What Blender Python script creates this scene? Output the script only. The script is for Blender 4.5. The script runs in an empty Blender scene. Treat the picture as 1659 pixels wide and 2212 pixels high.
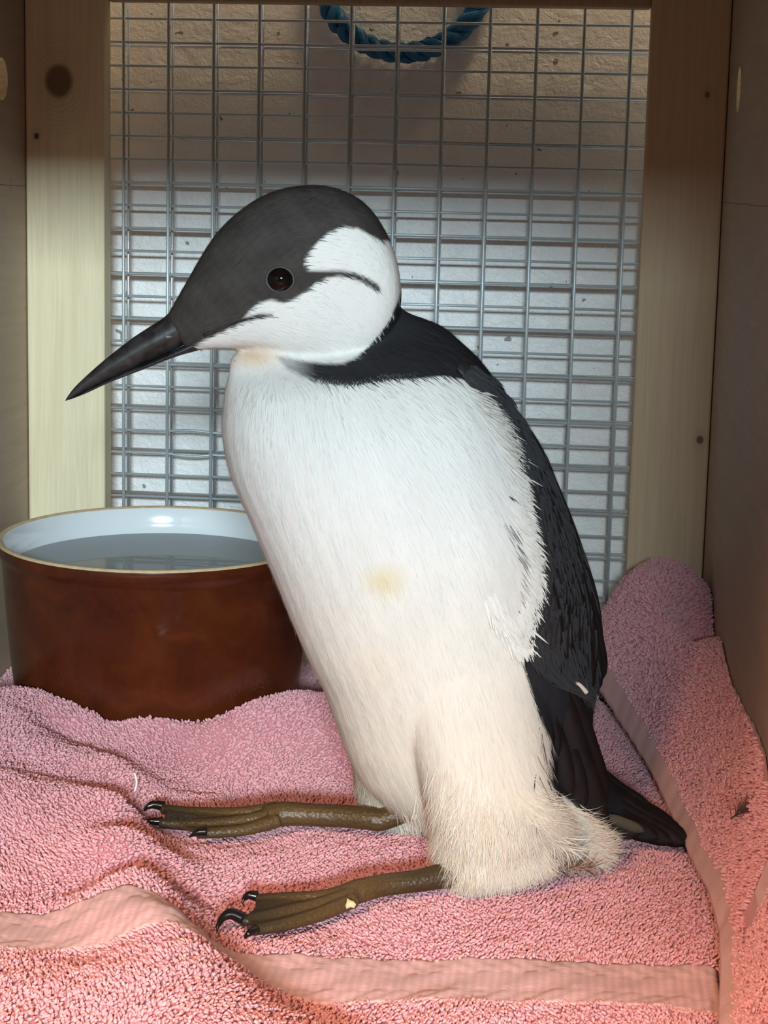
import bpy, math, random
import numpy as np
from mathutils import Vector, Matrix
from mathutils.bvhtree import BVHTree

rng = np.random.default_rng(7)
random.seed(7)
sc = bpy.context.scene
COL = sc.collection

# ------------------------------------------------------------------ camera
W_, H_, FPX = 1659, 2212, 4100.0
YAW, PITCH, ROLL = .0972, .1704, .0234
CAM = np.array([0, 0, .32])
_cy, _sy, _cp, _sp, _cr, _sr = (math.cos(YAW), math.sin(YAW), math.cos(PITCH), math.sin(PITCH), math.cos(ROLL), math.sin(ROLL))
FW = np.array([-_sy*_cp, _cy*_cp, -_sp])
R0 = np.array([_cy, _sy, 0.]); U0 = np.cross(R0, FW)
RV = _cr*R0+_sr*U0; UV = -_sr*R0+_cr*U0
cd = bpy.data.cameras.new('camera'); cam = bpy.data.objects.new('camera', cd); COL.objects.link(cam)
cd.sensor_fit = 'HORIZONTAL'; cd.sensor_width = 36.0; cd.lens = 36.0*FPX/W_; cd.clip_start = .02
M = Matrix.Identity(4)
for i in range(3):
    M[i][0] = RV[i]; M[i][1] = UV[i]; M[i][2] = -FW[i]; M[i][3] = CAM[i]
cam.matrix_world = M
sc.camera = cam

# ------------------------------------------------------------------ world, lights, exposure
wd = bpy.data.worlds.new('world'); sc.world = wd; wd.use_nodes = True
wd.node_tree.nodes['Background'].inputs[0].default_value = (.75, .62, .55, 1)
wd.node_tree.nodes['Background'].inputs[1].default_value = .14
def area(name, loc, target, sx, sy, power, color):
    l = bpy.data.lights.new(name, 'AREA'); l.shape = 'RECTANGLE'; l.size = sx; l.size_y = sy; l.energy = power; l.color = color
    o = bpy.data.objects.new(name, l); COL.objects.link(o)
    o.location = loc
    o.rotation_euler = (Vector(target)-Vector(loc)).to_track_quat('-Z', 'Y').to_euler()
    return o
area('window_light', (.31, -2.3, .845), (-.12, 1.1, .2), .55, .17, 103, (.75, .93, 1.0))
area('room_lamp', (-.50, -1.10, 1.28), (-.05, .85, .05), .25, .60, 50, (1.0, .57, .33))
area('ceiling_lamp', (.45, .72, 1.95), (.1, 1.2, .4),   .35, .2, 11, (1.0, .74, .42))
sc.view_settings.view_transform = 'Standard'; sc.view_settings.look = 'None'
sc.view_settings.exposure = 0.0; sc.view_settings.gamma = 1.0
sc.view_settings.use_curve_mapping = False

# ------------------------------------------------------------------ measuring helpers
def rays(px, py):
    px = np.asarray(px, float)[..., None]; py = np.asarray(py, float)[..., None]
    return FW+RV*(px-829.5)/FPX-UV*(py-1106)/FPX
def at_y(px, py, Y):
    d = rays(px, py); return CAM+d*((Y-CAM[1])/d[..., 1])[..., None]
def at_z(px, py, Z):
    d = rays(px, py); return CAM+d*((Z-CAM[2])/d[..., 2])[..., None]
def to_px(P):
    P = np.asarray(P, float)-CAM; d = P@FW
    return 829.5+FPX*(P@RV)/d, 1106-FPX*(P@UV)/d

# ------------------------------------------------------------------ object helpers
def mesh_obj(name, verts, faces, mat=None, parent=None, smooth=True, **props):
    me = bpy.data.meshes.new(name)
    me.from_pydata([tuple(v) for v in verts], [], [tuple(f) for f in faces])
    if smooth: me.polygons.foreach_set('use_smooth', [True]*len(me.polygons))
    me.update()
    if mat: me.materials.append(mat)
    o = bpy.data.objects.new(name, me); COL.objects.link(o)
    if parent: o.parent = parent
    for k, v in props.items(): o[k] = v
    return o
def thing(name, label, category, loc=(0, 0, 0), group=None):
    o = bpy.data.objects.new(name, None); COL.objects.link(o); o.location = loc; o.empty_display_size = .02
    o['label'] = label; o['category'] = category
    if group: o['group'] = group
    return o
def keep_world(o):
    """child built in world coordinates under an Empty standing elsewhere"""
    p = o.parent
    if p is not None and p.parent is None: o.matrix_parent_inverse = Matrix.Translation(-p.location)
    return o
def box(name, lo, hi, mat, parent=None, bevel=.0015, **props):
    (a, b, c), (d, e, f) = lo, hi
    v = [(a,b,c),(d,b,c),(d,e,c),(a,e,c),(a,b,f),(d,b,f),(d,e,f),(a,e,f)]
    F = [(0,3,2,1),(4,5,6,7),(0,1,5,4),(1,2,6,5),(2,3,7,6),(3,0,4,7)]
    o = mesh_obj(name, v, F, mat, parent, smooth=False, **props)
    if bevel:
        m = o.modifiers.new('bevel', 'BEVEL'); m.width = bevel; m.segments = 2
    return o
def tube(path, rad, n=8, close_ends=True, flat=None, loop=False):
    """verts, faces of a tube through path; rad scalar/array; flat = vertical squash factor"""
    P = np.asarray(path, float); m = len(P); rad = np.broadcast_to(np.asarray(rad, float), (m,))
    if loop: T = np.roll(P, -1, 0)-np.roll(P, 1, 0)
    else: T = np.gradient(P, axis=0)
    T /= np.linalg.norm(T, axis=1)[:, None]
    up = np.array([0, 0, 1.]) if abs(T[0] @ [0, 0, 1.]) < .9 else np.array([0, 1., 0])
    V = []
    for i in range(m):
        s = np.cross(T[i], up); s /= np.linalg.norm(s); u = np.cross(s, T[i])
        for k in range(n):
            a = 2*math.pi*k/n
            V.append(P[i]+rad[i]*(math.cos(a)*s+(flat or 1)*math.sin(a)*u))
    F = []
    for i in range(m if loop else m-1):
        j = (i+1) % m
        for k in range(n):
            F.append((i*n+k, i*n+(k+1) % n, j*n+(k+1) % n, j*n+k))
    if close_ends and not loop:
        F.append(tuple(range(n))[::-1]); F.append(tuple((m-1)*n+k for k in range(n)))
    return V, F
def merge(parts):
    V = []; F = []
    for v, f in parts:
        b = len(V); V += list(v); F += [tuple(i+b for i in q) for q in f]
    return V, F
def catmull(P, per=8):
    P = np.asarray(P, float); n = len(P); out = []
    Q = np.vstack([2*P[0]-P[1], P, 2*P[-1]-P[-2]])
    for i in range(n-1):
        a, b, c, d = Q[i:i+4]
        for k in range(per):
            t = k/per
            out.append(.5*((2*b)+(-a+c)*t+(2*a-5*b+4*c-d)*t*t+(-a+3*b-3*c+d)*t**3))
    out.append(P[-1]); return np.array(out)

# ------------------------------------------------------------------ materials
def mat_new(name):
    m = bpy.data.materials.new(name); m.use_nodes = True
    nt = m.node_tree; b = nt.nodes['Principled BSDF']
    return m, nt, b
def N(nt, typ, **kw):
    n = nt.nodes.new(typ)
    for k, v in kw.items(): setattr(n, k, v)
    return n
def setin(n, **kw):
    for k, v in kw.items(): n.inputs[k.replace('_', ' ')].default_value = v
def ramp(nt, fac, stops):
    r = N(nt, 'ShaderNodeValToRGB'); e = r.color_ramp.elements
    while len(e) < len(stops): e.new(.5)
    for i, (p, c) in enumerate(stops): e[i].position = p; e[i].color = (*c, 1)
    nt.links.new(fac, r.inputs[0]); return r.outputs[0]
def coords(nt, scale=(1, 1, 1)):
    g = N(nt, 'ShaderNodeNewGeometry'); m = N(nt, 'ShaderNodeMapping'); m.inputs['Scale'].default_value = scale
    nt.links.new(g.outputs['Position'], m.inputs[0]); return m.outputs[0]
def ocoords(nt, scale=(1, 1, 1)):
    g = N(nt, 'ShaderNodeTexCoord'); m = N(nt, 'ShaderNodeMapping'); m.inputs['Scale'].default_value = scale
    nt.links.new(g.outputs['Object'], m.inputs[0]); return m.outputs[0]
def noise(nt, vec, scale, detail=4, rough=.5, dist=0):
    n = N(nt, 'ShaderNodeTexNoise'); nt.links.new(vec, n.inputs['Vector'])
    n.inputs['Scale'].default_value = scale; n.inputs['Detail'].default_value = detail
    n.inputs['Roughness'].default_value = rough; n.inputs['Distortion'].default_value = dist
    return n.outputs['Fac']
def bump(nt, b, h, strength, dist=.001):
    n = N(nt, 'ShaderNodeBump'); n.inputs['Strength'].default_value = strength; n.inputs['Distance'].default_value = dist
    nt.links.new(h, n.inputs['Height']); nt.links.new(n.outputs[0], b.inputs['Normal']); return n
def mixc(nt, fac, a, b, mode='MIX'):
    n = N(nt, 'ShaderNodeMix', data_type='RGBA', blend_type=mode)
    for s, i in ((fac, 0), (a, 6), (b, 7)):
        if isinstance(s, (int, float)): n.inputs[i].default_value = s
        elif isinstance(s, tuple): n.inputs[i].default_value = (*s, 1)
        else: nt.links.new(s, n.inputs[i])
    return n.outputs[2]
def math_(nt, op, a, b=0.):
    n = N(nt, 'ShaderNodeMath', operation=op)
    for i, s in enumerate((a, b)):
        if isinstance(s, (int, float)): n.inputs[i].default_value = s
        else: nt.links.new(s, n.inputs[i])
    return n.outputs[0]
def spot(nt, vec, centre, scale, r0, r1):
    """1 inside r0, fading to 0 at r1, around a point of the object"""
    s = N(nt, 'ShaderNodeVectorMath', operation='SUBTRACT'); nt.links.new(vec, s.inputs[0]); s.inputs[1].default_value = centre
    m = N(nt, 'ShaderNodeVectorMath', operation='MULTIPLY'); nt.links.new(s.outputs[0], m.inputs[0]); m.inputs[1].default_value = scale
    l = N(nt, 'ShaderNodeVectorMath', operation='LENGTH'); nt.links.new(m.outputs[0], l.inputs[0])
    r = N(nt, 'ShaderNodeMapRange'); nt.links.new(l.outputs['Value'], r.inputs[0])
    r.inputs[1].default_value = r0; r.inputs[2].default_value = r1; r.inputs[3].default_value = 1; r.inputs[4].default_value = 0
    return r.outputs[0], l.outputs['Value']

def pine(name, base, dark, knots=()):
    m, nt, b = mat_new(name)
    v = ocoords(nt); vs = ocoords(nt, (1, 1, .035))
    g = noise(nt, vs, 260, 6, .6, 1.5); g2 = noise(nt, ocoords(nt, (1, 1, .12)), 45, 3, .5, .6)
    c = ramp(nt, g, [(.3, dark), (.62, base)])
    c = mixc(nt, math_(nt, 'MULTIPLY', g2, .35), c, tuple(.78*x for x in base))
    for (ctr, r, col) in knots:
        wob = noise(nt, v, 90, 2)
        f, L = spot(nt, v, ctr, (1, 1, .85), r*.8, r*1.15)
        h, _ = spot(nt, v, ctr, (1, 1, .6), r*.9, r*2.6)
        rings = math_(nt, 'SINE', math_(nt, 'MULTIPLY', math_(nt, 'ADD', L, math_(nt, 'MULTIPLY', wob, .004)), 2600 if r > .004 else 4000))
        rings = math_(nt, 'MULTIPLY', math_(nt, 'ADD', math_(nt, 'MULTIPLY', rings, .5), .5), h)
        c = mixc(nt, math_(nt, 'MULTIPLY', rings, .30), c, tuple(.55*x for x in dark))
        c = mixc(nt, math_(nt, 'MULTIPLY', h, .25), c, tuple(.6*x for x in dark))
        c = mixc(nt, math_(nt, 'MULTIPLY', f, .9), c, col)
    nt.links.new(c, b.inputs['Base Color']); b.inputs['Roughness'].default_value = .62
    bump(nt, b, g, .25, .0006)
    return m
PINE = (.93, .81, .55); PINE_D = (.80, .66, .43)
k1 = at_y(127, 175, 1.181); k2 = at_y(79, 294, 1.181); k3 = at_y(1512, 950, 1.181); k4 = at_y(1528, 205, 1.181)
m_post_l = pine('pine_with_knot', PINE, PINE_D, [(tuple(k1), .0088, (.16, .095, .05)), (tuple(k2), .0017, (.05, .03, .02))])
m_post_r = pine('pine_tan', (.70, .54, .36), (.60, .45, .28), [(tuple(k3), .0022, (.12, .06, .03)), (tuple(k4), .0016, (.2, .12, .07))])
m_rail = pine('pine_rail', (.50, .38, .25), (.4, .29, .18))

def ply(name, base):
    m, nt, b = mat_new(name)
    g = noise(nt, coords(nt, (1, .08, 1)), 150, 5, .6, 1.0)
    g2 = noise(nt, coords(nt), 14, 3); sp = noise(nt, coords(nt), 900, 2, .7)
    c = ramp(nt, g, [(.3, tuple(.8*x for x in base)), (.7, base)])
    c = mixc(nt, math_(nt, 'MULTIPLY', g2, .4), c, tuple(.72*x for x in base))
    dk = math_(nt, 'GREATER_THAN', sp, .73)
    c = mixc(nt, math_(nt, 'MULTIPLY', dk, .5), c, tuple(.35*x for x in base))
    # carpenter's pencil line drawn along both side panels, with a small tick mark
    sx = N(nt, 'ShaderNodeSeparateXYZ'); nt.links.new(coords(nt), sx.inputs[0])
    wob = math_(nt, 'MULTIPLY', math_(nt, 'SUBTRACT', g2, .5), .004)
    d = math_(nt, 'ABSOLUTE', math_(nt, 'SUBTRACT', math_(nt, 'ADD', sx.outputs[2], wob), .3146))
    ln = math_(nt, 'LESS_THAN', d, .00035)
    tick = math_(nt, 'MULTIPLY', math_(nt, 'LESS_THAN', math_(nt, 'ABSOLUTE', math_(nt, 'SUBTRACT', sx.outputs[1], 1.150)), .0018), math_(nt, 'LESS_THAN', d, .004))
    tick = math_(nt, 'MULTIPLY', tick, math_(nt, 'GREATER_THAN', math_(nt, 'ABSOLUTE', math_(nt, 'SUBTRACT', sx.outputs[1], 1.150)), .0010))
    c = mixc(nt, math_(nt, 'MULTIPLY', math_(nt, 'MAXIMUM', ln, tick), .62), c, (.08, .06, .06))
    nt.links.new(c, b.inputs['Base Color']); b.inputs['Roughness'].default_value = .6
    bump(nt, b, g, .2, .0006)
    return m
m_ply = ply('plywood_brown', (.56, .44, .33))
def simple(name, col, rough=.5, metal=0., bscale=0, bstr=.2, bdist=.0005, coat=0., spec=None, var=.0):
    m, nt, b = mat_new(name)
    b.inputs['Base Color'].default_value = (*col, 1); b.inputs['Roughness'].default_value = rough
    b.inputs['Metallic'].default_value = metal; b.inputs['Coat Weight'].default_value = coat
    if spec is not None: b.inputs['Specular IOR Level'].default_value = spec
    if bscale:
        n = noise(nt, coords(nt), bscale, 4); bump(nt, b, n, bstr, bdist)
        if var: nt.links.new(mixc(nt, math_(nt, 'MULTIPLY', n, 1.0), tuple(x*(1-var) for x in col), tuple(min(1, x*(1+var)) for x in col)), b.inputs['Base Color'])
    return m
m_floor = simple('rough_floor_board', (.42, .32, .22), .7, bscale=120, var=.2)
m_holeedge = simple('sawn_hole_edge', (.86, .70, .48), .8, bscale=600, bstr=.6, bdist=.001, var=.35)
m_wire = simple('galvanised_wire', (.55, .64, .68), .42, .35, bscale=900, bstr=.25, bdist=.0003, var=.12)
m_wire2 = simple('bright_galvanised_wire', (.66, .73, .77), .25, .75, bscale=700, bstr=.2, bdist=.0003, var=.1)

# painted rough wall behind the mesh
m_wall, nt, b = mat_new('textured_white_paint')
n1 = noise(nt, coords(nt), 75, 5, .65, .4); n2 = noise(nt, coords(nt), 420, 3, .6); n3 = noise(nt, coords(nt), 5, 2)
c = ramp(nt, n3, [(.35, (.86, .86, .85)), (.65, (.93, .93, .93))])
c = mixc(nt, math_(nt, 'MULTIPLY', math_(nt, 'GREATER_THAN', noise(nt, coords(nt), 130, 1, .5), .775), .75), c, (.12, .10, .09))
nt.links.new(c, b.inputs['Base Color']); b.inputs['Roughness'].default_value = .34
bump(nt, b, math_(nt, 'ADD', n1, math_(nt, 'MULTIPLY', n2, .25)), .75, .0035)

# terry towel
def terry(name, col, col2, ribs=False):
    m, nt, b = mat_new(name)
    g = noise(nt, coords(nt), 24, 3); 
    if ribs:
        w = N(nt, 'ShaderNodeTexWave', wave_type='BANDS', bands_direction='X'); nt.links.new(coords(nt), w.inputs[0]); w.inputs['Scale'].default_value = 95; w.inputs['Distortion'].default_value = .4
        f = noise(nt, coords(nt, (.25, 1, 1)), 900, 3)
        c = mixc(nt, math_(nt, 'MULTIPLY', w.outputs['Fac'], .45), col, col2)
        bump(nt, b, math_(nt, 'ADD', w.outputs['Fac'], f), .35, .0006)
    else:
        oi = N(nt, 'ShaderNodeObjectInfo')
        c = mixc(nt, oi.outputs['Random'], col, col2)
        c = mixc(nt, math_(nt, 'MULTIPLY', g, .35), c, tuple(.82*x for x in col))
    nt.links.new(c, b.inputs['Base Color']); b.inputs['Roughness'].default_value = .9
    b.inputs['Sheen Weight'].default_value = .25; b.inputs['Sheen Roughness'].default_value = .5
    b.inputs['Specular IOR Level'].default_value = .2
    return m
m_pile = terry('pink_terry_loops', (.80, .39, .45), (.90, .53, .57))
m_cloth = terry('pink_cloth_ground', (.70, .32, .37), (.70, .32, .37))  # darker than the loops: shadow between them is put into this colour
m_hem = simple('pink_hem_weave', (.88, .58, .57), .9, bscale=1400, bstr=.5, bdist=.0006, var=.12)
m_band = terry('pink_woven_band', (.86, .54, .53), (.70, .38, .38), ribs=True)

# ------------------------------------------------------------------ the box: floor, walls, roof, and the wall behind
XL, XR, YB = -.3465, .0868, 1.199
YFRONT = .15
def panel_with_holes(name, x0, x1, holes, mat, edge_mat):
    """upright side panel, thickness x0..x1, round holes (y, z, r) cut right through"""
    y0, y1, z0, z1 = YFRONT, YB, -.012, .50
    V = []; F = []; mats = []
    ys = [y0]; 
    for (hy, hz, r) in holes: ys += [hy-2*r, hy+2*r]
    ys = sorted(set(ys+[y1]))
    def quad(p, mi=0):
        b0 = len(V); V.extend(p); F.append(tuple(range(b0, b0+len(p)))); mats.append(mi)
    for x in (x0, x1):
        for a, c2 in zip(ys[:-1], ys[1:]):
            h = [q for q in holes if abs((a+c2)/2-q[0]) < 1e-6]
            if not h: quad([(x, a, z0), (x, c2, z0), (x, c2, z1), (x, a, z1)]); continue
            hy, hz, r = h[0]
            quad([(x, a, z0), (x, c2, z0), (x, c2, hz-2*r), (x, a, hz-2*r)]); quad([(x, a, hz+2*r), (x, c2, hz+2*r), (x, c2, z1), (x, a, z1)])
            n = 32
            for k in range(n):
                t0, t1 = 2*math.pi*k/n, 2*math.pi*(k+1)/n
                def sq(t):
                    cx, sx_ = math.cos(t), math.sin(t); s = 2*r/max(abs(cx), abs(sx_)); return (x, hy+s*cx, hz+s*sx_)
                quad([(x, hy+r*math.cos(t0), hz+r*math.sin(t0)), sq(t0), sq(t1), (x, hy+r*math.cos(t1), hz+r*math.sin(t1))])
    for (hy, hz, r) in holes:
        n = 32
        for k in range(n):
            t0, t1 = 2*math.pi*k/n, 2*math.pi*(k+1)/n
            j0, j1 = (1+.03*math.sin(7*t0)), (1+.03*math.sin(7*t1))
            quad([(x0, hy+r*math.cos(t0), hz+r*math.sin(t0)), (x1, hy+r*math.cos(t0), hz+r*math.sin(t0)), (x1, hy+r*math.cos(t1), hz+r*math.sin(t1)), (x0, hy+r*math.cos(t1), hz+r*math.sin(t1))], 1)
    for (a, c2) in ((y0, y0), (y1, y1)): quad([(x0, a, z0), (x1, a, z0), (x1, a, z1), (x0, a, z1)])
    for z in (z0, z1): quad([(x0, y0, z), (x1, y0, z), (x1, y1, z), (x0, y1, z)])
    o = mesh_obj(name, V, F, mat, smooth=False, kind='structure'); o.data.materials.append(edge_mat)
    o.data.polygons.foreach_set('material_index', mats)
    return o
HR = .0125; HYL = 1.134
panel_with_holes('wall_left', XL-.012, XL, [(HYL, .3775, HR), (HYL-.195, .3775, HR)], m_ply, m_holeedge)
panel_with_holes('wall_right', XR, XR+.012, [(1.106, .3775, HR), (.918, .3775, HR)], m_ply, m_holeedge)
box('floor', (XL-.012, YFRONT, -.012), (XR+.012, YB, 0), m_floor, kind='structure')
box('ceiling', (XL-.012, .15, .46), (XR+.012, YB, .472), m_ply, kind='structure')
box('wall_back', (-.75, 1.2345, -.25), (.5, 1.266, .85), m_wall, kind='structure', bevel=0)

# ------------------------------------------------------------------ mesh screen at the back of the box
screen = thing('mesh_screen', 'pine framed screen of doubled galvanised wire mesh closing the back of the box', 'screen', (-.13, 1.19, 0))
YP = 1.181
lx0, lx1, rx0, rx1 = XL+.0005, -.2957, .0387, XR-.0005
st = [box('stile', (lx0, YP, 0.0), (lx1, 1.1985, .459), m_post_l, screen, label='pale pine stile with a big round knot'),
      box('stile', (rx0, YP, 0.0), (rx1, 1.1985, .459), m_post_r, screen, label='browner pine stile with a tiny knot'),
      box('rail', (lx1, YP, .4285), (rx0, 1.1985, .459), m_rail, screen),
      box('rail', (lx1, YP, 0.0), (rx0, 1.1985, .035), m_rail, screen)]
for o in st: keep_world(o)
SH, SV = .0287, .01442
GX0, GZ0 = -.2878, .4049
def wire_obj(name, path, r, mat, parent):
    v, f = tube(path, r, 8); return keep_world(mesh_obj(name, v, f, mat, parent))
fine = mesh_obj('fine_wire_mesh', *tube([(GX0, 1.1993, .02), (GX0, 1.1993, .452)], .00105, 8), m_wire, screen); keep_world(fine)
fine['label'] = 'nearer layer with closely spaced crosswires'
for c in range(1, 12):
    x = GX0+c*SH
    wire_obj('upright_wire', [(x, 1.1993, .02), (x, 1.1993, .452)], .00105, m_wire, fine)
wx0, wx1 = -.318, .058
for r_ in range(-3, 26):
    z = GZ0-r_*SV
    xs = [wx0, wx1]
    if r_ in (17, 18):
        xa, xb = GX0+1*SH, GX0+2*SH; amp = .0012 if r_ == 17 else -.0013
        xs = [wx0, xa]; path = [(wx0, 1.2008, z), (xa, 1.2008, z)]
        for k in range(1, 8):
            t = k/8; path.append((xa+t*(xb-xa), 1.2008-.001*math.sin(math.pi*t), z+amp*math.sin(math.pi*t)))
        path += [(xb, 1.2008, z), (wx1, 1.2008, z)]
        wire_obj('crosswire', path, .00085, m_wire, fine)
    else:
        wire_obj('crosswire', [(wx0, 1.2008, z), (wx1, 1.2008, z)], .00085, m_wire, fine)
Y2 = 1.2125
bx0 = at_y(277, 950, Y2)[0]; bz0 = at_y(259, 969.7, Y2)[2]
coarse = mesh_obj('coarse_wire_mesh', *tube([(bx0, Y2, .02), (bx0, Y2, .452)], .00095, 8), m_wire2, screen); keep_world(coarse)
coarse['label'] = 'farther layer of thicker brighter wire in squares'
for c in range(1, 12):
    x = bx0+c*SH
    wire_obj('upright_wire', [(x, Y2, .02), (x, Y2, .452)], .00095, m_wire2, coarse)
for r_ in range(-6, 15):
    z = bz0+r_*SH
    if .03 < z < .455: wire_obj('crosswire', [(wx0, Y2+.0019, z), (wx1, Y2+.0019, z)], .001, m_wire2, coarse)

# ------------------------------------------------------------------ blue rope loop hanging behind the mesh
m_rope, nt, b = mat_new('blue_polypropylene_twine')
g = noise(nt, ocoords(nt), 700, 3, .7)
nt.links.new(ramp(nt, g, [(.3, (.01, .07, .20)), (.7, (.03, .24, .48))]), b.inputs['Base Color']); b.inputs['Roughness'].default_value = .4
rc = at_y(872, -50, 1.2250); rr = .0472
rope = thing('rope_loop', 'blue twisted rope loop hanging behind the wire mesh', 'rope', tuple(rc))
for s in range(3):
    P = []
    for k in range(180):
        a = 2*math.pi*k/180; ph = a*11+2*math.pi*s/3
        R_ = rr+.0036*math.cos(ph)
        P.append((R_*math.cos(a)*1.08, .0034*math.sin(ph), R_*math.sin(a)*.98))
    v, f = tube(P, .0033, 8, loop=True)
    o = mesh_obj('strand', v, f, m_rope, rope)
for s in range(10):   # loose filaments
    P = []; p0 = rng.uniform(0, 6.28); w = rng.uniform(.0045, .0068)
    for k in range(160):
        a = 2*math.pi*k/160; ph = a*11+p0; R_ = rr+w*math.cos(ph)+.0004*math.sin(5*a+p0)
        P.append((R_*math.cos(a)*1.08, min(.006, w)*math.sin(ph), R_*math.sin(a)*.98))
    v, f = tube(P, .00035, 4, loop=True); mesh_obj('filament', v, f, m_rope, rope)

# ------------------------------------------------------------------ towels: height fields through measured points
def tps(P, Z, reg=1e-4):
    P = np.asarray(P, float); n = len(P)
    def phi(r2): return .5*r2*np.log(r2+1e-12)
    K = phi(((P[:, None]-P[None])**2).sum(-1))+np.eye(n)*reg
    A = np.zeros((n+3, n+3)); A[:n, :n] = K; A[:n, n] = 1; A[:n, n+1:] = P; A[n, :n] = 1; A[n+1:, :n] = P.T
    w = np.linalg.solve(A, np.append(np.asarray(Z, float), [0, 0, 0]))
    def f(x, y):
        q = np.stack([np.ravel(x), np.ravel(y)], -1)
        out = np.zeros(len(q))
        for i in range(0, len(q), 20000):
            k = phi(((q[i:i+20000, None]-P[None])**2).sum(-1))
            out[i:i+20000] = k@w[:n]+w[n]+q[i:i+20000]@w[n+1:]
        return out.reshape(np.shape(x))
    return f
ZT = .020
A_pts = [(700,1650,0),(450,1650,0),(400,1760,0),(330,1800,0),(700,1850,0),(480,1850,0),(1000,1700,0),(1300,1900,0),(1200,2000,0),(900,2000,0),(620,2050,0),(470,1985,.0),(1400,2150,0),(1000,2230,.002),(760,2212,.001),(640,2120,0),(1100,1550,0),(850,1560,0),
 (340,1690,.001),(330,1760,.001),(370,1850,.002),(415,1950,.003),(470,2040,.003),(560,2110,.003),(650,2200,.002),
 (255,1560,.012),(235,1640,.018),(250,1720,.021),(275,1800,.024),(300,1880,.028),(330,1960,.030),(390,2040,.029),(450,2100,.027),(530,2180,.025),(600,2260,.023),
 (0,1600,.026),(60,1550,.026),(125,1590,.014),(50,1690,.025),(165,1680,.013),(120,1740,.020),(200,1780,.017),(60,1820,.015),(0,1740,.024),(150,1860,.016),(190,1930,.014),(0,1900,.013),(0,1990,.017),(120,2000,.016),(230,2050,.020),(130,2120,.022),(0,2130,.022),(320,2140,.028),(0,2212,.022),(200,2230,.024),(420,2230,.027),
 (20,1490,.030),(120,1522,.024),(200,1538,.019),(300,1517,.023),(420,1542,.017),(550,1515,.023),(640,1527,.020),(720,1507,.021)]
P = []; Z = []
for (x, y, h) in A_pts:
    q = at_z(x, y, ZT+h); P.append(q[:2]); Z.append(ZT+h)
for q in [(-.34,1.03,.018),(-.2,1.02,.018),(-.1,1.03,.018),(0,1.05,.018),(.08,1.05,.018),(-.3,1.16,.016),(-.1,1.16,.016),(.08,1.16,.016),(.085,.9,.018),(.085,.75,.018),(.085,.62,.018),(-.34,.80,.044),(-.34,.9,.040),(-.34,.7,.036),(-.34,.62,.036),(-.05,.56,.02),(-.3,.56,.03),(.08,.56,.02)]:
    P.append(q[:2]); Z.append(q[2])
fA = tps(P, Z, 2e-6)
def hem_x(y): return np.interp(y, [.55,.6524,.6993,.7415,.7826,.8276,.8849,.9578,1.0429,1.1226,1.17], [.058,.0623,.0665,.0687,.0667,.0615,.0559,.0474,.0315,.0115,.008])
BU = [0, .15, .35, .55, .8, 1.0]
BT = [(.50,.026,.028,.033,.040,.048,.052),(.55,.026,.028,.034,.042,.052,.056),(.65,.026,.029,.038,.048,.060,.066),(.72,.026,.030,.040,.052,.068,.078),(.7744,.026,.031,.042,.056,.078,.094),
 (.84,.026,.032,.044,.058,.076,.089),(.90,.026,.034,.047,.060,.074,.082),(.97,.027,.040,.053,.063,.075,.078),(1.01,.028,.046,.062,.073,.081,.082),(1.04,.030,.055,.075,.078,.070,.074),(1.06,.032,.060,.086,.084,.069,.072),
 (1.09,.034,.066,.095,.101,.094,.084),(1.11,.034,.066,.095,.103,.100,.086),(1.135,.034,.060,.086,.098,.094,.078),(1.18,.030,.045,.055,.056,.052,.045)]
BT = np.array(BT); _by = np.linspace(.50, 1.18, 300); _bu = np.linspace(0, 1, 80)
def cub(xs, F, q):
    """smooth cubic through (xs, F[:, ...]) at q"""
    xs = np.asarray(xs); m = np.zeros_like(F); d = (F[1:]-F[:-1])/(xs[1:]-xs[:-1]).reshape(-1, *([1]*(F.ndim-1)))
    m[1:-1] = (d[1:]+d[:-1])/2; m[0] = d[0]; m[-1] = d[-1]
    k = np.clip(np.searchsorted(xs, q)-1, 0, len(xs)-2); h = xs[k+1]-xs[k]; t = (q-xs[k])/h
    sh = (-1,)+(1,)*(F.ndim-1); t = t.reshape(sh); h = h.reshape(sh)
    return (2*t**3-3*t**2+1)*F[k]+(t**3-2*t**2+t)*h*m[k]+(-2*t**3+3*t**2)*F[k+1]+(t**3-t**2)*h*m[k+1]
_T = cub(BT[:, 0], BT[:, 1:], _by); _T = cub(np.array(BU), _T.T.copy(), _bu).T   # y rows, u columns
def fB(x, y):
    hx = hem_x(y); u = np.clip((x-hx)/(.0868-hx), 0, 1); v = np.clip((y-.50)/.68, 0, .9999)*299; u = u*78.999
    i = u.astype(int); j = v.astype(int); a = u-i; c = v-j
    return _T[j, i]*(1-a)*(1-c)+_T[j, i+1]*a*(1-c)+_T[j+1, i]*(1-a)*c+_T[j+1, i+1]*a*c
def ripple(x, y):
    return .8*(.0005*np.sin(x*170+3*np.sin(y*60))*np.sin(y*140+1.3)+.0007*np.sin(x*71+y*93)+.0004*np.sin(x*310-y*260))
def band_y(x): return .683+(x+.0575)*.10
def grid_height(f, x0, x1, y0, y1, step):
    xs = np.arange(x0, x1+step/2, step); ys = np.arange(y0, y1+step/2, step)
    X, Y = np.meshgrid(xs, ys); return xs, ys, f(X, Y)+ripple(X, Y)
def bil(g, x, y):
    xs, ys, Zg = g; s = xs[1]-xs[0]
    u = np.clip((x-xs[0])/s, 0, len(xs)-1.001); v = np.clip((y-ys[0])/s, 0, len(ys)-1.001)
    i = u.astype(int); j = v.astype(int); a = u-i; c = v-j
    return (Zg[j, i]*(1-a)*(1-c)+Zg[j, i+1]*a*(1-c)+Zg[j+1, i]*(1-a)*c+Zg[j+1, i+1]*a*c)
gA = grid_height(fA, XL+.001, XR-.001, .555, 1.179, .002)
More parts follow.
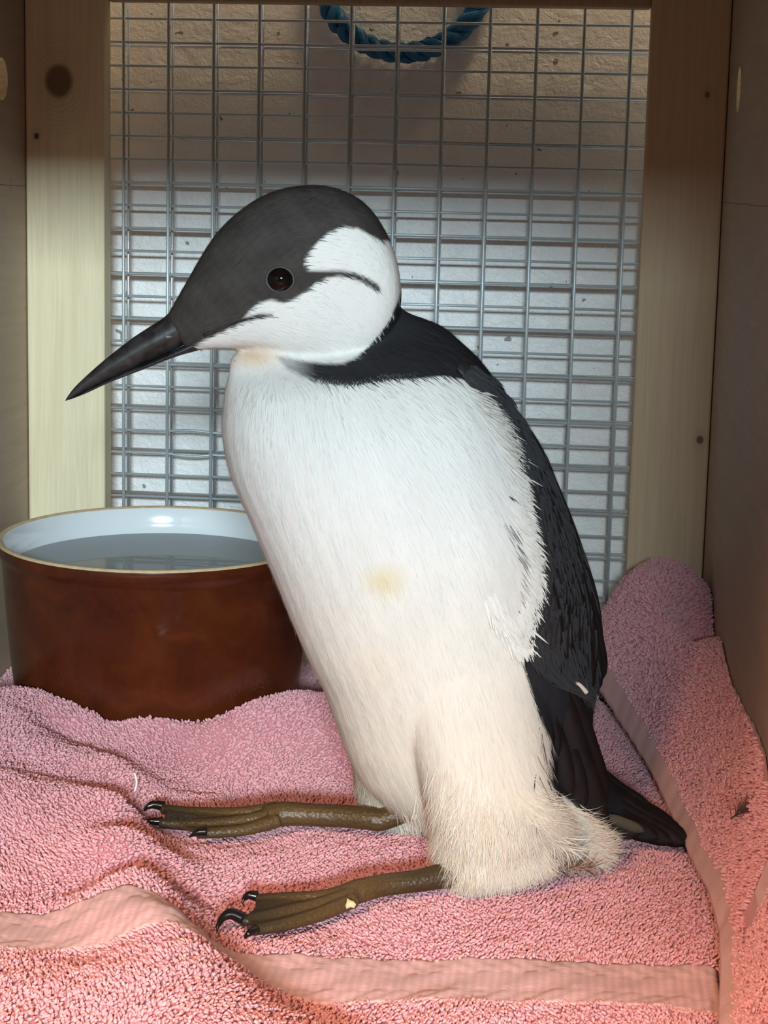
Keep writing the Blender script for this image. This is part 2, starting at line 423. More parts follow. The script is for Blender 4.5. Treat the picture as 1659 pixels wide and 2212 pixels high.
gB = grid_height(fB, .002, XR-.0012, .555, 1.178, .0015)
_X, _Y = np.meshgrid(gA[0], gA[1]); _b = at_z(343, 1158, .12)
_w = np.clip((.0885-np.hypot(_X-_b[0], _Y-_b[1]))/.006, 0, 1)      # pressed flat under the bowl
_Z = gA[2]*(1-_w)+np.minimum(gA[2], .0172)*_w
_w = np.clip((_X-hem_x(_Y)+.004)/.006, 0, 1)                     # and under the second towel
_Z = _Z*(1-_w)+np.minimum(_Z, .0165)*_w
gA = (gA[0], gA[1], np.maximum(_Z, .006))
TH = .0045
def cloth(name, g, keep, mat, parent):
    xs, ys, Zg = g; X, Y = np.meshgrid(xs, ys); nx = len(xs)
    K = keep(X, Y)
    idx = -np.ones(X.shape, int); idx[K] = np.arange(K.sum()); n = K.sum()
    V = np.stack([X[K], Y[K], Zg[K]], -1); Vb = V.copy(); Vb[:, 2] -= TH
    Q = K[:-1, :-1] & K[1:, :-1] & K[:-1, 1:] & K[1:, 1:]
    j, i = np.nonzero(Q)
    T = np.stack([idx[j, i], idx[j, i+1], idx[j+1, i+1], idx[j+1, i]], -1)
    F = [T, T[:, ::-1]+n]
    # closing skirt along the rim
    from collections import Counter
    E = {}
    for f in T.tolist():
        for a, c in zip(f, f[1:]+f[:1]):
            if (c, a) in E: del E[(c, a)]
            else: E[(a, c)] = 1
    S = np.array([(a, a+n, c+n, c) for a, c in E])
    return mesh_obj(name, np.vstack([V, Vb]), np.vstack([F[0], F[1], S]).tolist(), mat, parent)

# loop pile as instanced rounded loops
def pile_group():
    ng = bpy.data.node_groups.new('loop_pile', 'GeometryNodeTree')
    ng.interface.new_socket('Geometry', in_out='INPUT', socket_type='NodeSocketGeometry'); ng.interface.new_socket('Geometry', in_out='OUTPUT', socket_type='NodeSocketGeometry')
    n = ng.nodes; L = ng.links
    gi = n.new('NodeGroupInput'); go = n.new('NodeGroupOutput')
    ico = n.new('GeometryNodeMeshIcoSphere'); ico.inputs['Radius'].default_value = 1; ico.inputs['Subdivisions'].default_value = 2
    sm = n.new('GeometryNodeSetShadeSmooth'); smt = n.new('GeometryNodeSetMaterial'); smt.inputs['Material'].default_value = m_pile
    L.new(ico.outputs[0], sm.inputs[0]); L.new(sm.outputs[0], smt.inputs[0])
    iop = n.new('GeometryNodeInstanceOnPoints')
    a1 = n.new('GeometryNodeInputNamedAttribute'); a1.data_type = 'FLOAT_VECTOR'; a1.inputs['Name'].default_value = 'dir'
    a2 = n.new('GeometryNodeInputNamedAttribute'); a2.data_type = 'FLOAT_VECTOR'; a2.inputs['Name'].default_value = 'scl'
    al = n.new('FunctionNodeAlignRotationToVector'); al.axis = 'Z'
    L.new(a1.outputs['Attribute'], al.inputs['Vector'])
    L.new(gi.outputs[0], iop.inputs['Points']); L.new(smt.outputs[0], iop.inputs['Instance'])
    L.new(al.outputs[0], iop.inputs['Rotation']); L.new(a2.outputs['Attribute'], iop.inputs['Scale'])
    L.new(iop.outputs[0], go.inputs[0])
    return ng
PG = pile_group()
def pile(g, keep, spacing, parent, bare, long=1.0):
    xs, ys, Zg = g
    X, Y = np.meshgrid(np.arange(xs[0], xs[-1], spacing), np.arange(ys[0], ys[-1], spacing))
    X = X+rng.uniform(-.6, .6, X.shape)*spacing; Y = Y+rng.uniform(-.6, .6, Y.shape)*spacing
    X = np.clip(X, xs[0]+.0005, xs[-1]-.0005)
    k = keep(X, Y) & ~bare(X, Y); X = X[k]; Y = Y[k]; n = len(X)
    Zs = bil(g, X, Y); e = .001
    gx = (bil(g, X+e, Y)-bil(g, X-e, Y))/(2*e); gy = (bil(g, X, Y+e)-bil(g, X, Y-e))/(2*e)
    # steep slopes stretch the cloth: add extra loops there
    st = np.sqrt(1+gx**2+gy**2); rep = rng.poisson(np.minimum(st-1, 8)); m_ = rep.sum()
    X = np.append(X, np.repeat(X, rep)+rng.uniform(-1, 1, m_)*spacing*.5); Y = np.append(Y, np.repeat(Y, rep)+rng.uniform(-1, 1, m_)*spacing*.5)
    X = np.clip(X, xs[0]+.0005, xs[-1]-.0005); n = len(X)
    Zs = bil(g, X, Y); gx = (bil(g, X+e, Y)-bil(g, X-e, Y))/(2*e); gy = (bil(g, X, Y+e)-bil(g, X, Y-e))/(2*e)
    nr = np.stack([-gx, -gy, np.ones(n)], -1); nr /= np.linalg.norm(nr, axis=1)[:, None]
    # nap direction wanders slowly over the towel
    ang = 2.0*np.sin(X*38+1)+1.7*np.sin(Y*31)+rng.normal(0, .9, n)
    lean = rng.uniform(.5, 1.5, n)
    d = nr+np.stack([np.cos(ang)*lean, np.sin(ang)*lean, rng.normal(0, .25, n)], -1); d /= np.linalg.norm(d, axis=1)[:, None]
    S = np.stack([rng.uniform(.00048, .0007, n), rng.uniform(.00048, .0007, n), rng.uniform(.0010, .00155, n)*long], -1)
    P = np.stack([X, Y, Zs], -1)+nr*rng.uniform(.0001, .0013, n)[:, None]
    me = bpy.data.meshes.new('pile'); me.vertices.add(n); me.vertices.foreach_set('co', P.ravel())
    for nm, arr in (('dir', d), ('scl', S)):
        at = me.attributes.new(nm, 'FLOAT_VECTOR', 'POINT'); at.data.foreach_set('vector', arr.astype(np.float32).ravel())
    me.materials.append(m_pile)
    o = bpy.data.objects.new('pile', me); COL.objects.link(o); o.parent = parent; o['kind'] = 'stuff'
    m = o.modifiers.new('loops', 'NODES'); m.node_group = PG
    return o
def keepA(x, y): return x < hem_x(y)+.012
def bareA(x, y):
    t = np.abs(y-band_y(x))
    return (t < .0195)
def keepB(x, y): return x > hem_x(y)+.0004
def bareB(x, y): return (x < hem_x(y)+.0050) | ((y < .712) & (y > .690) & (x > hem_x(y)+.008) & (x < .2))
towelA = thing('bath_towel', 'pink terry towel lying rumpled under the bird with a flat woven band near its front', 'towel', (0, 0, 0))
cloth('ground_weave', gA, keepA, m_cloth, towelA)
pile(gA, keepA, .00152, towelA, bareA)
# woven band: slightly raised strip in place of the loops
def strip(name, g, x0, x1, cy, half, mat, parent, lift=.0007, ny=22, step=.0012):
    xs = np.arange(x0, x1, step); V = []; F = []
    for i, x in enumerate(xs):
        for j in range(ny):
            t = -1+2*j/(ny-1); y = cy(x)+half*t
            prof = lift+.0007*(abs(t) > .45)*abs(math.sin((x*330+(2.0 if t > 0 else 0)+abs(t)*7)))+(.0006*(math.sin(x*700) > 0) if abs(t) < .4 else 0)
            V.append((x, y, float(bil(g, np.array([x]), np.array([y]))[0])+prof))
    for i in range(len(xs)-1):
        for j in range(ny-1):
            a = i*ny+j; F.append((a, a+ny, a+ny+1, a+1))
    o = mesh_obj(name, V, F, mat, parent)
    m = o.modifiers.new('thick', 'SOLIDIFY'); m.thickness = .0012; m.offset = -1
    return o
strip('woven_band', gA, XL+.002, .066, band_y, .0200, m_band, towelA)
towelB = thing('hand_towel', 'pink terry towel bunched up behind the tail, its stitched hem crossing the floor', 'towel', (0, 0, 0))
def hem_strip():
    ys = np.arange(.556, 1.168, .0025); V = []; F = []; nx = 9
    for y in ys:
        hx = float(hem_x(y))
        for j in range(nx):
            t = j/(nx-1); x = hx+.0062*t
            z = float(bil(gB, np.array([x]), np.array([y]))[0]); V.append((x-.0008, y, z+.0009*math.sin(math.pi*min(1, t*1.15)) + .0003*math.sin(y*1500)*math.sin(math.pi*t)))
    for i in range(len(ys)-1):
        for j in range(nx-1):
            a = i*nx+j; F.append((a, a+1, a+nx+1, a+nx))
    o = mesh_obj('hem', V, F, m_hem, towelB); m = o.modifiers.new('thick', 'SOLIDIFY'); m.thickness = .0025; m.offset = -1
hem_strip()
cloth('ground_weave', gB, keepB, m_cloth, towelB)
pile(gB, keepB, .00150, towelB, bareB, 1.15)
strip('woven_band', gB, .078, XR-.002, lambda x: .701, .0110, m_band, towelB, ny=12)

# ------------------------------------------------------------------ bowl of water
m_glaze, nt, b = mat_new('brown_salt_glaze')
g = noise(nt, ocoords(nt), 30, 4, .6, .8); g2 = noise(nt, ocoords(nt), 420, 3)
c = ramp(nt, g, [(.3, (.040, .008, .004)), (.55, (.082, .017, .005)), (.75, (.125, .030, .008))])
nt.links.new(mixc(nt, math_(nt, 'MULTIPLY', g2, .5), c, (.10, .022, .008)), b.inputs['Base Color'])
b.inputs['Roughness'].default_value = .16; b.inputs['Coat Weight'].default_value = .3; bump(nt, b, noise(nt, ocoords(nt), 90, 3), .1, .0008)
m_inner = simple('white_glaze', (.80, .83, .86), .14, coat=.5, bscale=60, bstr=.05, bdist=.0006)
m_rim = simple('bare_clay_rim', (.66, .50, .30), .5, bscale=260, bstr=.35, bdist=.0008, var=.3)
bc = at_z(343, 1158, .12)
bowl = thing('water_bowl', 'round brown glazed stoneware bowl with white inside, standing at the back beside the knotty post', 'bowl', (bc[0], bc[1], .0205))
bowl.rotation_euler = (math.radians(1.3), math.radians(.0), 0)
def lathe(prof, n=96):
    V = []; F = []
    for (r, z) in prof:
        for k in range(n):
            a = 2*math.pi*k/n; V.append((r*math.cos(a), r*math.sin(a), z))
    for i in range(len(prof)-1):
        for k in range(n):
            F.append((i*n+k, i*n+(k+1) % n, (i+1)*n+(k+1) % n, (i+1)*n+k))
    return V, F
RB = .0908
outer = [(.001, .0005), (.070, .0005), (.078, .001), (.0805, .004), (.0812, .010), (.0835, .030), (.0855, .055), (.0870, .078), (.0876, .088), (.0880, .0905), (.0898, .0925), (.0904, .0945), (RB, .0968), (RB-.0004, .0990)]
rimp = [(RB-.0004, .0988), (RB-.0009, .1000), (RB-.0018, .1004), (RB-.0032, .1001), (RB-.0040, .0992)]
inner = [(RB-.0040, .0993), (RB-.0050, .0972), (RB-.0066, .0900), (RB-.0070, .0855), (RB-.0088, .0838), (RB-.0100, .0800), (RB-.0120, .050), (RB-.0150, .020), (RB-.022, .011), (RB-.035, .008), (.001, .0075)]
wall_o = mesh_obj('outer_wall', *lathe(outer), m_glaze, bowl)
mesh_obj('rim', *lathe(rimp), m_rim, bowl)
mesh_obj('inner_wall', *lathe(inner), m_inner, bowl)
m_water = bpy.data.materials.new('still_water'); m_water.use_nodes = True; nt = m_water.node_tree; nt.nodes.clear()
o_ = N(nt, 'ShaderNodeOutputMaterial'); tr = N(nt, 'ShaderNodeBsdfTransparent'); tr.inputs[0].default_value = (.86, .93, .97, 1)
gl = N(nt, 'ShaderNodeBsdfGlossy'); gl.inputs['Roughness'].default_value = .015; fr = N(nt, 'ShaderNodeFresnel'); fr.inputs[0].default_value = 1.33
mx = N(nt, 'ShaderNodeMixShader'); nt.links.new(fr.outputs[0], mx.inputs[0]); nt.links.new(tr.outputs[0], mx.inputs[1]); nt.links.new(gl.outputs[0], mx.inputs[2]); df = N(nt, 'ShaderNodeBsdfDiffuse'); df.inputs[0].default_value = (.74, .84, .90, 1); m2 = N(nt, 'ShaderNodeMixShader'); m2.inputs[0].default_value = .46; nt.links.new(mx.outputs[0], m2.inputs[1]); nt.links.new(df.outputs[0], m2.inputs[2]); nt.links.new(m2.outputs[0], o_.inputs[0])
ZW = .0845
wt = mesh_obj('water', [(0, 0, ZW)]+[((RB-.0082)*math.cos(2*math.pi*k/96), (RB-.0082)*math.sin(2*math.pi*k/96), ZW) for k in range(96)], [(0, k+1, (k+1) % 96+1) for k in range(96)], m_water)
wt.location = bowl.location; wt.rotation_euler = bowl.rotation_euler
wt['label'] = 'clear still water filling the brown bowl'; wt['category'] = 'water'

# ------------------------------------------------------------------ the guillemot
ANG = math.radians(10); E1 = np.array([math.cos(ANG), math.sin(ANG), 0]); NS = np.array([math.sin(ANG), -math.cos(ANG), 0])
Q0 = np.array([-.05, .830, 0])
def bp(px, py, s=0.):
    """point of the bird's upright lengthwise plane (moved s towards the near side) seen at px, py"""
    d = rays(px, py); t = (s-(CAM-Q0)@NS)/(d@NS); return CAM+d*np.asarray(t)[..., None]
def side(P): return (np.asarray(P)-Q0)@NS

def loft(rings, per=6, n=40, p=2.2, caps=True):
    A = np.array([bp(*r[0], (r[3] if len(r) > 3 else 0)) for r in rings]); B = np.array([bp(*r[1], (r[3] if len(r) > 3 else 0)) for r in rings])
    w = np.array([[r[2]] for r in rings])
    D = catmull(np.hstack([A, B, w]), per); V = []; F = []
    for row in D:
        a, b_, ww = row[:3], row[3:6], max(row[6], .0004)
        c = (a+b_)/2; h = (b_-a)/2
        for k in range(n):
            t = 2*math.pi*k/n; ct, st_ = math.cos(t), math.sin(t)
            V.append(c+h*math.copysign(abs(ct)**(2/p), ct)+NS*ww*math.copysign(abs(st_)**(2/p), st_))
    m = len(D)
    for i in range(m-1):
        for k in range(n): F.append((i*n+k, i*n+(k+1) % n, (i+1)*n+(k+1) % n, (i+1)*n+k))
    if caps: F.append(tuple(range(n))[::-1]); F.append(tuple((m-1)*n+k for k in range(n)))
    return V, F

body_rings = [((650,705),(800,612),.005),((532,758),(850,650),.008),((502,768),(884,676),.013),((494,806),(950,702),.019),((487,838),(998,740),.033),((482,872),(1042,784),.0435),((479,935),(1105,868),.053),((496,1022),(1168,962),.057),
  ((540,1125),(1208,1055),.059),((581,1222),(1243,1145),.060),((622,1322),(1272,1228),.059),((664,1418),(1288,1312),.058),((696,1482),(1288,1400),.056),((724,1556),(1280,1490),.052),((748,1622),(1276,1570),.048),
  ((785,1690),(1290,1635),.042),((870,1755),(1318,1682),.034),((1010,1800),(1352,1722),.026),((1150,1822),(1352,1740),.018),((1240,1815),(1370,1765),.008)]
head_rings = [((404,757),(362,679),.0065),((430,755),(385,640),.0095),((465,753),(422,575),.0135),((508,753),(465,507),.0175),((555,756),(520,453),.0212),((605,768),(585,415),.0243),((655,784),(655,400),.0262),((705,796),(722,405),.0268),
  ((755,797),(785,436),.0262),((800,775),(830,495),.0238),((835,730),(855,560),.019),((858,690),(866,625),.010)]
thigh_near = [((800,1280),(1180,1280),.026,.018),((835,1400),(1185,1390),.029,.027),((860,1510),(1190,1500),.030,.032),((880,1600),(1195,1580),.031,.036),((900,1670),(1200,1640),.031,.039),((917,1740),(1205,1700),.032,.042),((932,1805),(1215,1760),.030,.043),((948,1857),(1210,1815),.026,.043),((982,1892),(1160,1872),.016,.042)]
thigh_far = [((700,1440),(960,1440),.022,-.026),((735,1560),(980,1560),.024,-.031),((758,1640),(990,1640),.025,-.035),((768,1700),(1000,1690),.024,-.038),((785,1745),(980,1750),.021,-.040),((825,1774),(950,1770),.014,-.041)]
vent = [((1080,1700),(1260,1650),.024,.012),((1120,1780),(1300,1740),.026,.014),((1140,1835),(1300,1800),.022,.016),((1180,1862),(1294,1838),.012,.016)]
V, F = merge([loft(body_rings), loft(head_rings, p=2.5), loft(thigh_near), loft(thigh_far), loft(vent)])
raw = mesh_obj('raw', V, F)
m = raw.modifiers.new('r', 'REMESH'); m.mode = 'VOXEL'; m.voxel_size = .0011
m = raw.modifiers.new('s', 'SMOOTH'); m.factor = .5; m.iterations = 9
dg = bpy.context.evaluated_depsgraph_get()
me = bpy.data.meshes.new_from_object(raw.evaluated_get(dg)); bpy.data.objects.remove(raw)
BV = np.empty(len(me.vertices)*3); me.vertices.foreach_get('co', BV); BV = BV.reshape(-1, 3)
bvh = BVHTree.FromPolygons([tuple(v) for v in BV], [tuple(p.vertices) for p in me.polygons])

CAP = [(300,600),(300,765),(408,758),(436,737),(470,722),(486,714),(519,698),(545,691),(588,684),(590,679),(560,677),(528,686),(540,670),(560,655),(585,648),(610,655),(635,647),(660,630),(682,612),(705,601),(732,597),(760,601),(790,613),(817,632),(822,627),(819,616),(790,598),(765,588),(730,584),(690,585),(668,584),(659,574),(657,562),(668,545),(690,520),(712,502),(741,489),(775,494),(800,508),(822,520),(840,520),(900,540),(900,300),(300,300)]
BACK = [(597,770),(620,797),(650,813),(680,821),(736,831),(785,827),(830,818),(870,819),(905,817),(960,812),(1000,820),(1045,845),(1080,890),(1103,950),(1112,1000),(1140,1060),(1128,1100),(1155,1160),(1170,1230),(1163,1310),(1140,1395),(1112,1380),(1140,1470),(1160,1540),(1192,1600),(1183,1690),(1240,1738),(1290,1795),(1302,1850),(1600,1900),(1600,560),(875,560),(868,625),(857,655),(843,690),(823,717),(800,745),(770,772),(741,785),(700,786),(658,781),(618,771)]
def sdist(x, y, poly):
    p = np.array(poly, float); q = np.roll(p, -1, 0); best = np.full(x.shape, 1e9); ins = np.zeros(x.shape, bool)
    for (ax, ay), (bx, by) in zip(p, q):
        dx, dy = bx-ax, by-ay; t = np.clip(((x-ax)*dx+(y-ay)*dy)/(dx*dx+dy*dy+1e-9), 0, 1)
        best = np.minimum(best, np.hypot(x-ax-t*dx, y-ay-t*dy))
        cond = ((ay > y) != (by > y)); xi = ax+(y-ay)*dx/(dy if dy else 1e-9); ins ^= cond & (x < xi)
    return np.where(ins, -best, best)
def near_px(P):
    s = side(P); Pm = np.where(s[:, None] < 0, P-2*s[:, None]*NS, P); return to_px(Pm)
def fbm(x, y):
    return (np.sin(x*.031+2*np.sin(y*.017))+np.sin(y*.043+x*.011+1)+.6*np.sin(x*.09-y*.07)+.5*np.sin(x*.13+y*.15+2))/3
def plumage(P, jit=0.):
    x, y = near_px(P); n = len(x)
    jx = rng.normal(0, 1, n)*jit
    dcap = sdist(x, y, CAP)+jx*.6; db = sdist(x, y, BACK)+jx
    aw = np.where(x < 780, 9., 4.)
    cap = np.clip(.5-dcap/6., 0, 1); bk = np.clip(.5-db/aw, 0, 1)*np.where(y < 840, np.clip((x-585)/95, .5, 1), 1)
    white = np.array([.81, .80, .78]); cream = np.array([.73, .64, .49])
    c = np.tile(white, (n, 1)); f = np.clip((y-1150)/700, 0, 1)[:, None]; c = c*(1-.75*f)+cream*.75*f
    mot = (fbm(x*1.2, y*.55)*.5+.5)[:, None]; c *= 1-.06*mot
    g1 = np.clip(1-np.hypot((x-828)/60, (y-1252)/44), 0, 1)[:, None]; c = c*(1-.8*g1)+np.array([.72, .60, .33])*.8*g1
    g1 = np.clip(1-np.hypot((x-800)/90, (y-1440)/70), 0, 1)[:, None]; c = c*(1-.25*g1)+np.array([.85, .70, .50])*.25*g1
    g1 = np.clip(1-np.hypot((x-548)/80, (y-768)/38), 0, 1)[:, None]; c = c*(1-.8*g1)+np.array([.60, .39, .20])*.8*g1  # throat: warm shade under the jaw painted into the plumage colour
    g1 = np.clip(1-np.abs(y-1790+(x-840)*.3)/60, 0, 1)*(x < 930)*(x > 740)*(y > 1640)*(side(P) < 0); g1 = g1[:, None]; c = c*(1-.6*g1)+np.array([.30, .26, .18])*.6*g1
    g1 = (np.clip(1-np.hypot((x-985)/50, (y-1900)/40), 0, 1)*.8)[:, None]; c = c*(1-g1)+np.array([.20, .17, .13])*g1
    hd = np.array([.050, .044, .041]); bd = np.array([.022, .022, .026])
    hd2 = hd*(1+.25*fbm(x*2, y*2))[:, None]
    c = c*(1-cap[:, None])+hd2*cap[:, None]; c = c*(1-bk[:, None])+bd*bk[:, None]
    return np.clip(c, 0, 1)
def paint(me, cols, name='plumage'):
    at = me.color_attributes.new(name, 'FLOAT_COLOR', 'POINT')
    at.data.foreach_set('color', np.hstack([cols, np.ones((len(cols), 1))]).astype(np.float32).ravel())
def attr_mat(name, rough, sheen=.0, spec=.3, bscale=0, bstr=.2, sss=0.):
    m, nt, b = mat_new(name); a = N(nt, 'ShaderNodeAttribute'); a.attribute_name = 'plumage'
    nt.links.new(a.outputs['Color'], b.inputs['Base Color']); b.inputs['Roughness'].default_value = rough
    b.inputs['Sheen Weight'].default_value = sheen; b.inputs['Specular IOR Level'].default_value = spec
    if bscale: bump(nt, b, noise(nt, ocoords(nt, (1, 1, .25)), bscale, 4), bstr, .0006)
    return m
m_body = attr_mat('body_plumage', .8, .0, .2, 380, .35)
m_rib = attr_mat('loose_plumage', .75, .0, .25)
me.name = 'body'; me.materials.clear(); me.materials.append(m_body)
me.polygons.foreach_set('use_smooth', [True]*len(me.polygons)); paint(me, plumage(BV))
gx_ = Q0[0]
bird = thing('guillemot', 'black and white guillemot seabird resting on its shanks on the pink towels', 'bird', (Q0[0], Q0[1], .02))
def bpart(o): o.parent = bird if o.parent is None else o.parent; return keep_world(o)
body = bpy.data.objects.new('body', me); COL.objects.link(body); body.parent = bird; keep_world(body)
body['label'] = 'white underparts, black head cap and back'

# feather flow over the body, in side view
FLOW = np.array([(400,690,.5,-.85),(440,620,.5,-.85),(560,520,.8,-.6),(650,430,.97,-.2),(750,440,.9,.4),(830,520,.5,.85),(850,600,.2,.98),(600,620,.97,-.2),(500,735,.98,.05),(650,720,.95,.25),(750,650,.85,.5),(700,550,.97,0),(820,720,.5,.85),(560,800,.05,1),(700,850,.2,1),(900,760,.6,.8),(1000,850,.55,.85),(500,950,.08,1),(700,1050,.2,1),(1000,1000,.5,.87),(1090,1050,.5,.87),(600,1200,.35,.94),(900,1250,.3,.95),(1100,1200,.45,.9),(1130,1280,.35,.93),(720,1450,.42,.9),(1000,1500,.25,.97),(800,1620,.45,.9),(800,1720,.35,.94),(1000,1750,-.08,1),(1090,1820,.15,.98),(990,1880,.15,1),(1180,1780,.65,.76),(1240,1830,.85,.5),(1250,1600,.2,.98),(1380,1760,.85,.5)])
def flow_dir(P, Nn):
    s = side(P); x, y = near_px(P)
    w = 1/(((x[:, None]-FLOW[:, 0])**2+(y[:, None]-FLOW[:, 1])**2)+60.**2)**1.6
    d = (w@FLOW[:, 2:]); d /= np.linalg.norm(d, axis=1)[:, None]
    D = d[:, :1]*RV-d[:, 1:]*UV
    D = D-(D@NS)[:, None]*NS
    D = D-(D*Nn).sum(1)[:, None]*Nn
    return D/(np.linalg.norm(D, axis=1)[:, None]+1e-9), x, y
tri = [];
polys = np.array([list(p.vertices)[:4] if len(p.vertices) >= 4 else list(p.vertices)+[p.vertices[-1]] for p in me.polygons])
pa = BV[polys[:, 1]]-BV[polys[:, 0]]; pb = BV[polys[:, 3]]-BV[polys[:, 0]]
pn = np.cross(BV[polys[:, 2]]-BV[polys[:, 0]], BV[polys[:, 3]]-BV[polys[:, 1]]); par = np.linalg.norm(pn, axis=1)
pnn = pn/(par[:, None]+1e-12)
pc = BV[polys].mean(1)
def sample(n, wfun=None):
    w = par.copy()
    if wfun is not None: w = w*wfun(pc)
    i = rng.choice(len(w), n, p=w/w.sum())
    P = pc[i]+(pa[i]*rng.uniform(-.5, .5, (n, 1))+pb[i]*rng.uniform(-.5, .5, (n, 1)))
    return P, pnn[i]
def ribbons(name, P, Nn, D, L, Wd, lift, cols, parent, mat, curl=None, segs=4, droop=None, label=None):
    """flat tapering barbs: P roots, D lie direction, L length, Wd width, lift = rise of the tip"""
    n = len(P); S = np.cross(Nn, D); S /= np.linalg.norm(S, axis=1)[:, None]+1e-9
    rows = []; 
    curl = np.zeros(n) if curl is None else curl
    for k in range(segs+1):
        t = k/segs
        ang = curl*t
        along = L*t*np.where(np.abs(curl) > .01, np.sin(np.maximum(np.abs(ang), 1e-6))/np.maximum(np.abs(ang), 1e-6), 1)
        sidew = L*t*np.where(np.abs(curl) > .01, np.sign(curl)*(1-np.cos(ang))/np.maximum(np.abs(ang), 1e-6), 0)
        up = .0002+lift*(t**1.3)
        c = P+D*along[:, None]+S*sidew[:, None]+Nn*up[:, None]
        if droop is not None: c = c+np.array([0, 0, -1.])*(droop*t*t)[:, None]
        wv = Wd*(1-t)**.6*(.55+.45*min(1, t*4)) if k < segs else Wd*0.04
        rows.append((c-S*wv[:, None]/2, c+S*wv[:, None]/2))
    V = np.stack([r for pr in rows for r in pr], 1)   # n, 2(segs+1), 3
    nv = 2*(segs+1); base = (np.arange(n)*nv)[:, None]
    F = np.vstack([base+np.array([2*k, 2*k+1, 2*k+3, 2*k+2]) for k in range(segs)])
    me2 = bpy.data.meshes.new(name); nf = len(F)
    me2.vertices.add(n*nv); me2.vertices.foreach_set('co', V.ravel())
    me2.loops.add(nf*4); me2.loops.foreach_set('vertex_index', F.ravel())
    me2.polygons.add(nf); me2.polygons.foreach_set('loop_start', np.arange(nf)*4); me2.polygons.foreach_set('loop_total', np.full(nf, 4))
    me2.polygons.foreach_set('use_smooth', [True]*nf); me2.update(calc_edges=True); me2.validate()
    paint(me2, np.repeat(cols, nv, 0)); me2.materials.append(mat)
    o = bpy.data.objects.new(name, me2); COL.objects.link(o); o.parent = parent; keep_world(o); o['kind'] = 'stuff'
    if label: o['label'] = label
    return o
# short lying barbs all over
n = 42000
P, Nn = sample(n); D, x, y = flow_dir(P, Nn)
head = (y < 800) & (x < 880)
tuft = np.clip((y-1600)/250, 0, 1)*(x < 1300)
L = np.where(head, rng.uniform(.0025, .0045, n), rng.uniform(.005, .009, n))*(1+1.0*tuft)
Wd = np.where(head, .00032, np.where(y < 1450, .00036, .00048)); lf = np.where(head, .0001, .00012)+rng.uniform(0, .00022, n)*np.where(head, .5, 1)*(1+np.clip((y-1300)/300, 0, 1))+tuft*rng.uniform(0, .0014, n)
D = D+rng.normal(0, .06, (n, 3)); D /= np.linalg.norm(D, axis=1)[:, None]
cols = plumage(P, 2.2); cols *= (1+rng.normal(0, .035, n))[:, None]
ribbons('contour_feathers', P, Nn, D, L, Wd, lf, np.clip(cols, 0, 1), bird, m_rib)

# long loose flank feathers that overlap the wing edge, and fluff of the trousers and vent
def from_px(pts, lo=None):
    out = []; nn = []
    for (x, y) in pts:
        d = rays(x, y); d = d/np.linalg.norm(d); h = bvh.ray_cast(Vector(CAM), Vector(d))
        if h[0] is None: out.append(None); nn.append(None)
        else: out.append(np.array(h[0])); nn.append(np.array(h[1]))
    return out, nn
def tuft_along(name, line, n, spread, Lr, Wr, dirs, lift, colr, curlr=(0, 0), parent=None, label=None, jitdir=.18, droop=None):
    ln = catmull(line, 10); seg = np.random.default_rng(len(line)*7+n)
    t = seg.uniform(0, len(ln)-1.001, n); i = t.astype(int); f = (t-i)[:, None]
    xy = ln[i]*(1-f)+ln[i+1]*f+seg.normal(0, 1, (n, 2))*spread
    Ps, Ns = from_px(xy); ok = [k for k in range(n) if Ps[k] is not None]
    P = np.array([Ps[k] for k in ok]); Nn = np.array([Ns[k] for k in ok]); xy = xy[ok]; m_ = len(P)
    dv = catmull(dirs, 10) if len(dirs) == len(line) else np.tile(dirs[0], (len(ln), 1))
    dd = dv[np.minimum(i[ok], len(dv)-1)]; dd = dd/np.linalg.norm(dd, axis=1)[:, None]
    D = dd[:, :1]*RV-dd[:, 1:]*UV; D = D-(D*Nn).sum(1)[:, None]*Nn*.85; D += seg.normal(0, jitdir, (m_, 3))*np.array([1, .4, 1]); D /= np.linalg.norm(D, axis=1)[:, None]
    L = seg.uniform(*Lr, m_); W = seg.uniform(*Wr, m_); cols = np.array(colr)[seg.integers(0, len(colr), m_)]*(1+seg.normal(0, .04, m_))[:, None]
    return ribbons(name, P, Nn, D, L, W, seg.uniform(lift*.3, lift, m_), np.clip(cols, 0, 1), bird, m_rib, curl=seg.uniform(*curlr, m_), segs=6, label=label, droop=None if droop is None else np.full(m_, droop))
WHT = [(.81, .79, .75), (.78, .75, .70), (.83, .81, .79)]
CRM = [(.82, .76, .66), (.79, .71, .59), (.84, .79, .71), (.75, .67, .55)]
tuft_along('flank_feathers', [(1018,838),(1062,888),(1090,950),(1116,1040),(1116,1100),(1140,1165),(1150,1240),(1140,1310),(1112,1365)], 2600, 6, (.005, .0115), (.0008, .0019),
           [(.55,.83),(.5,.87),(.4,.92),(.5,.87),(.65,.76),(.5,.87),(.35,.94),(.1,.99),(.2,.98)], .0042, WHT, (-.25, .25), jitdir=.09, label='white flank feathers overlapping the wing')
tuft_along('flank_feathers', [(1060,1290),(1085,1330),(1112,1372),(1128,1335)], 500, 7, (.007, .013), (.0008, .0018), [(.35,.94)], .0035, WHT, label='white flank feathers overlapping the wing')
tuft_along('dark_flank_streaks', [(1095,1130),(1120,1185),(1140,1240),(1122,1320)], 44, 7, (.005, .009), (.0003, .0007), [(.55,.83)], .0022, [(.12, .11, .11), (.3, .28, .27), (.45, .43, .41)], jitdir=.06)
tuft_along('dark_flank_streaks', [(1165,1560),(1170,1640),(1160,1720)], 16, 7, (.012, .02), (.0004, .0008), [(-.1,1)], .002, [(.12, .07, .05), (.3, .2, .15), (.07, .05, .04)], (-.3, .3))
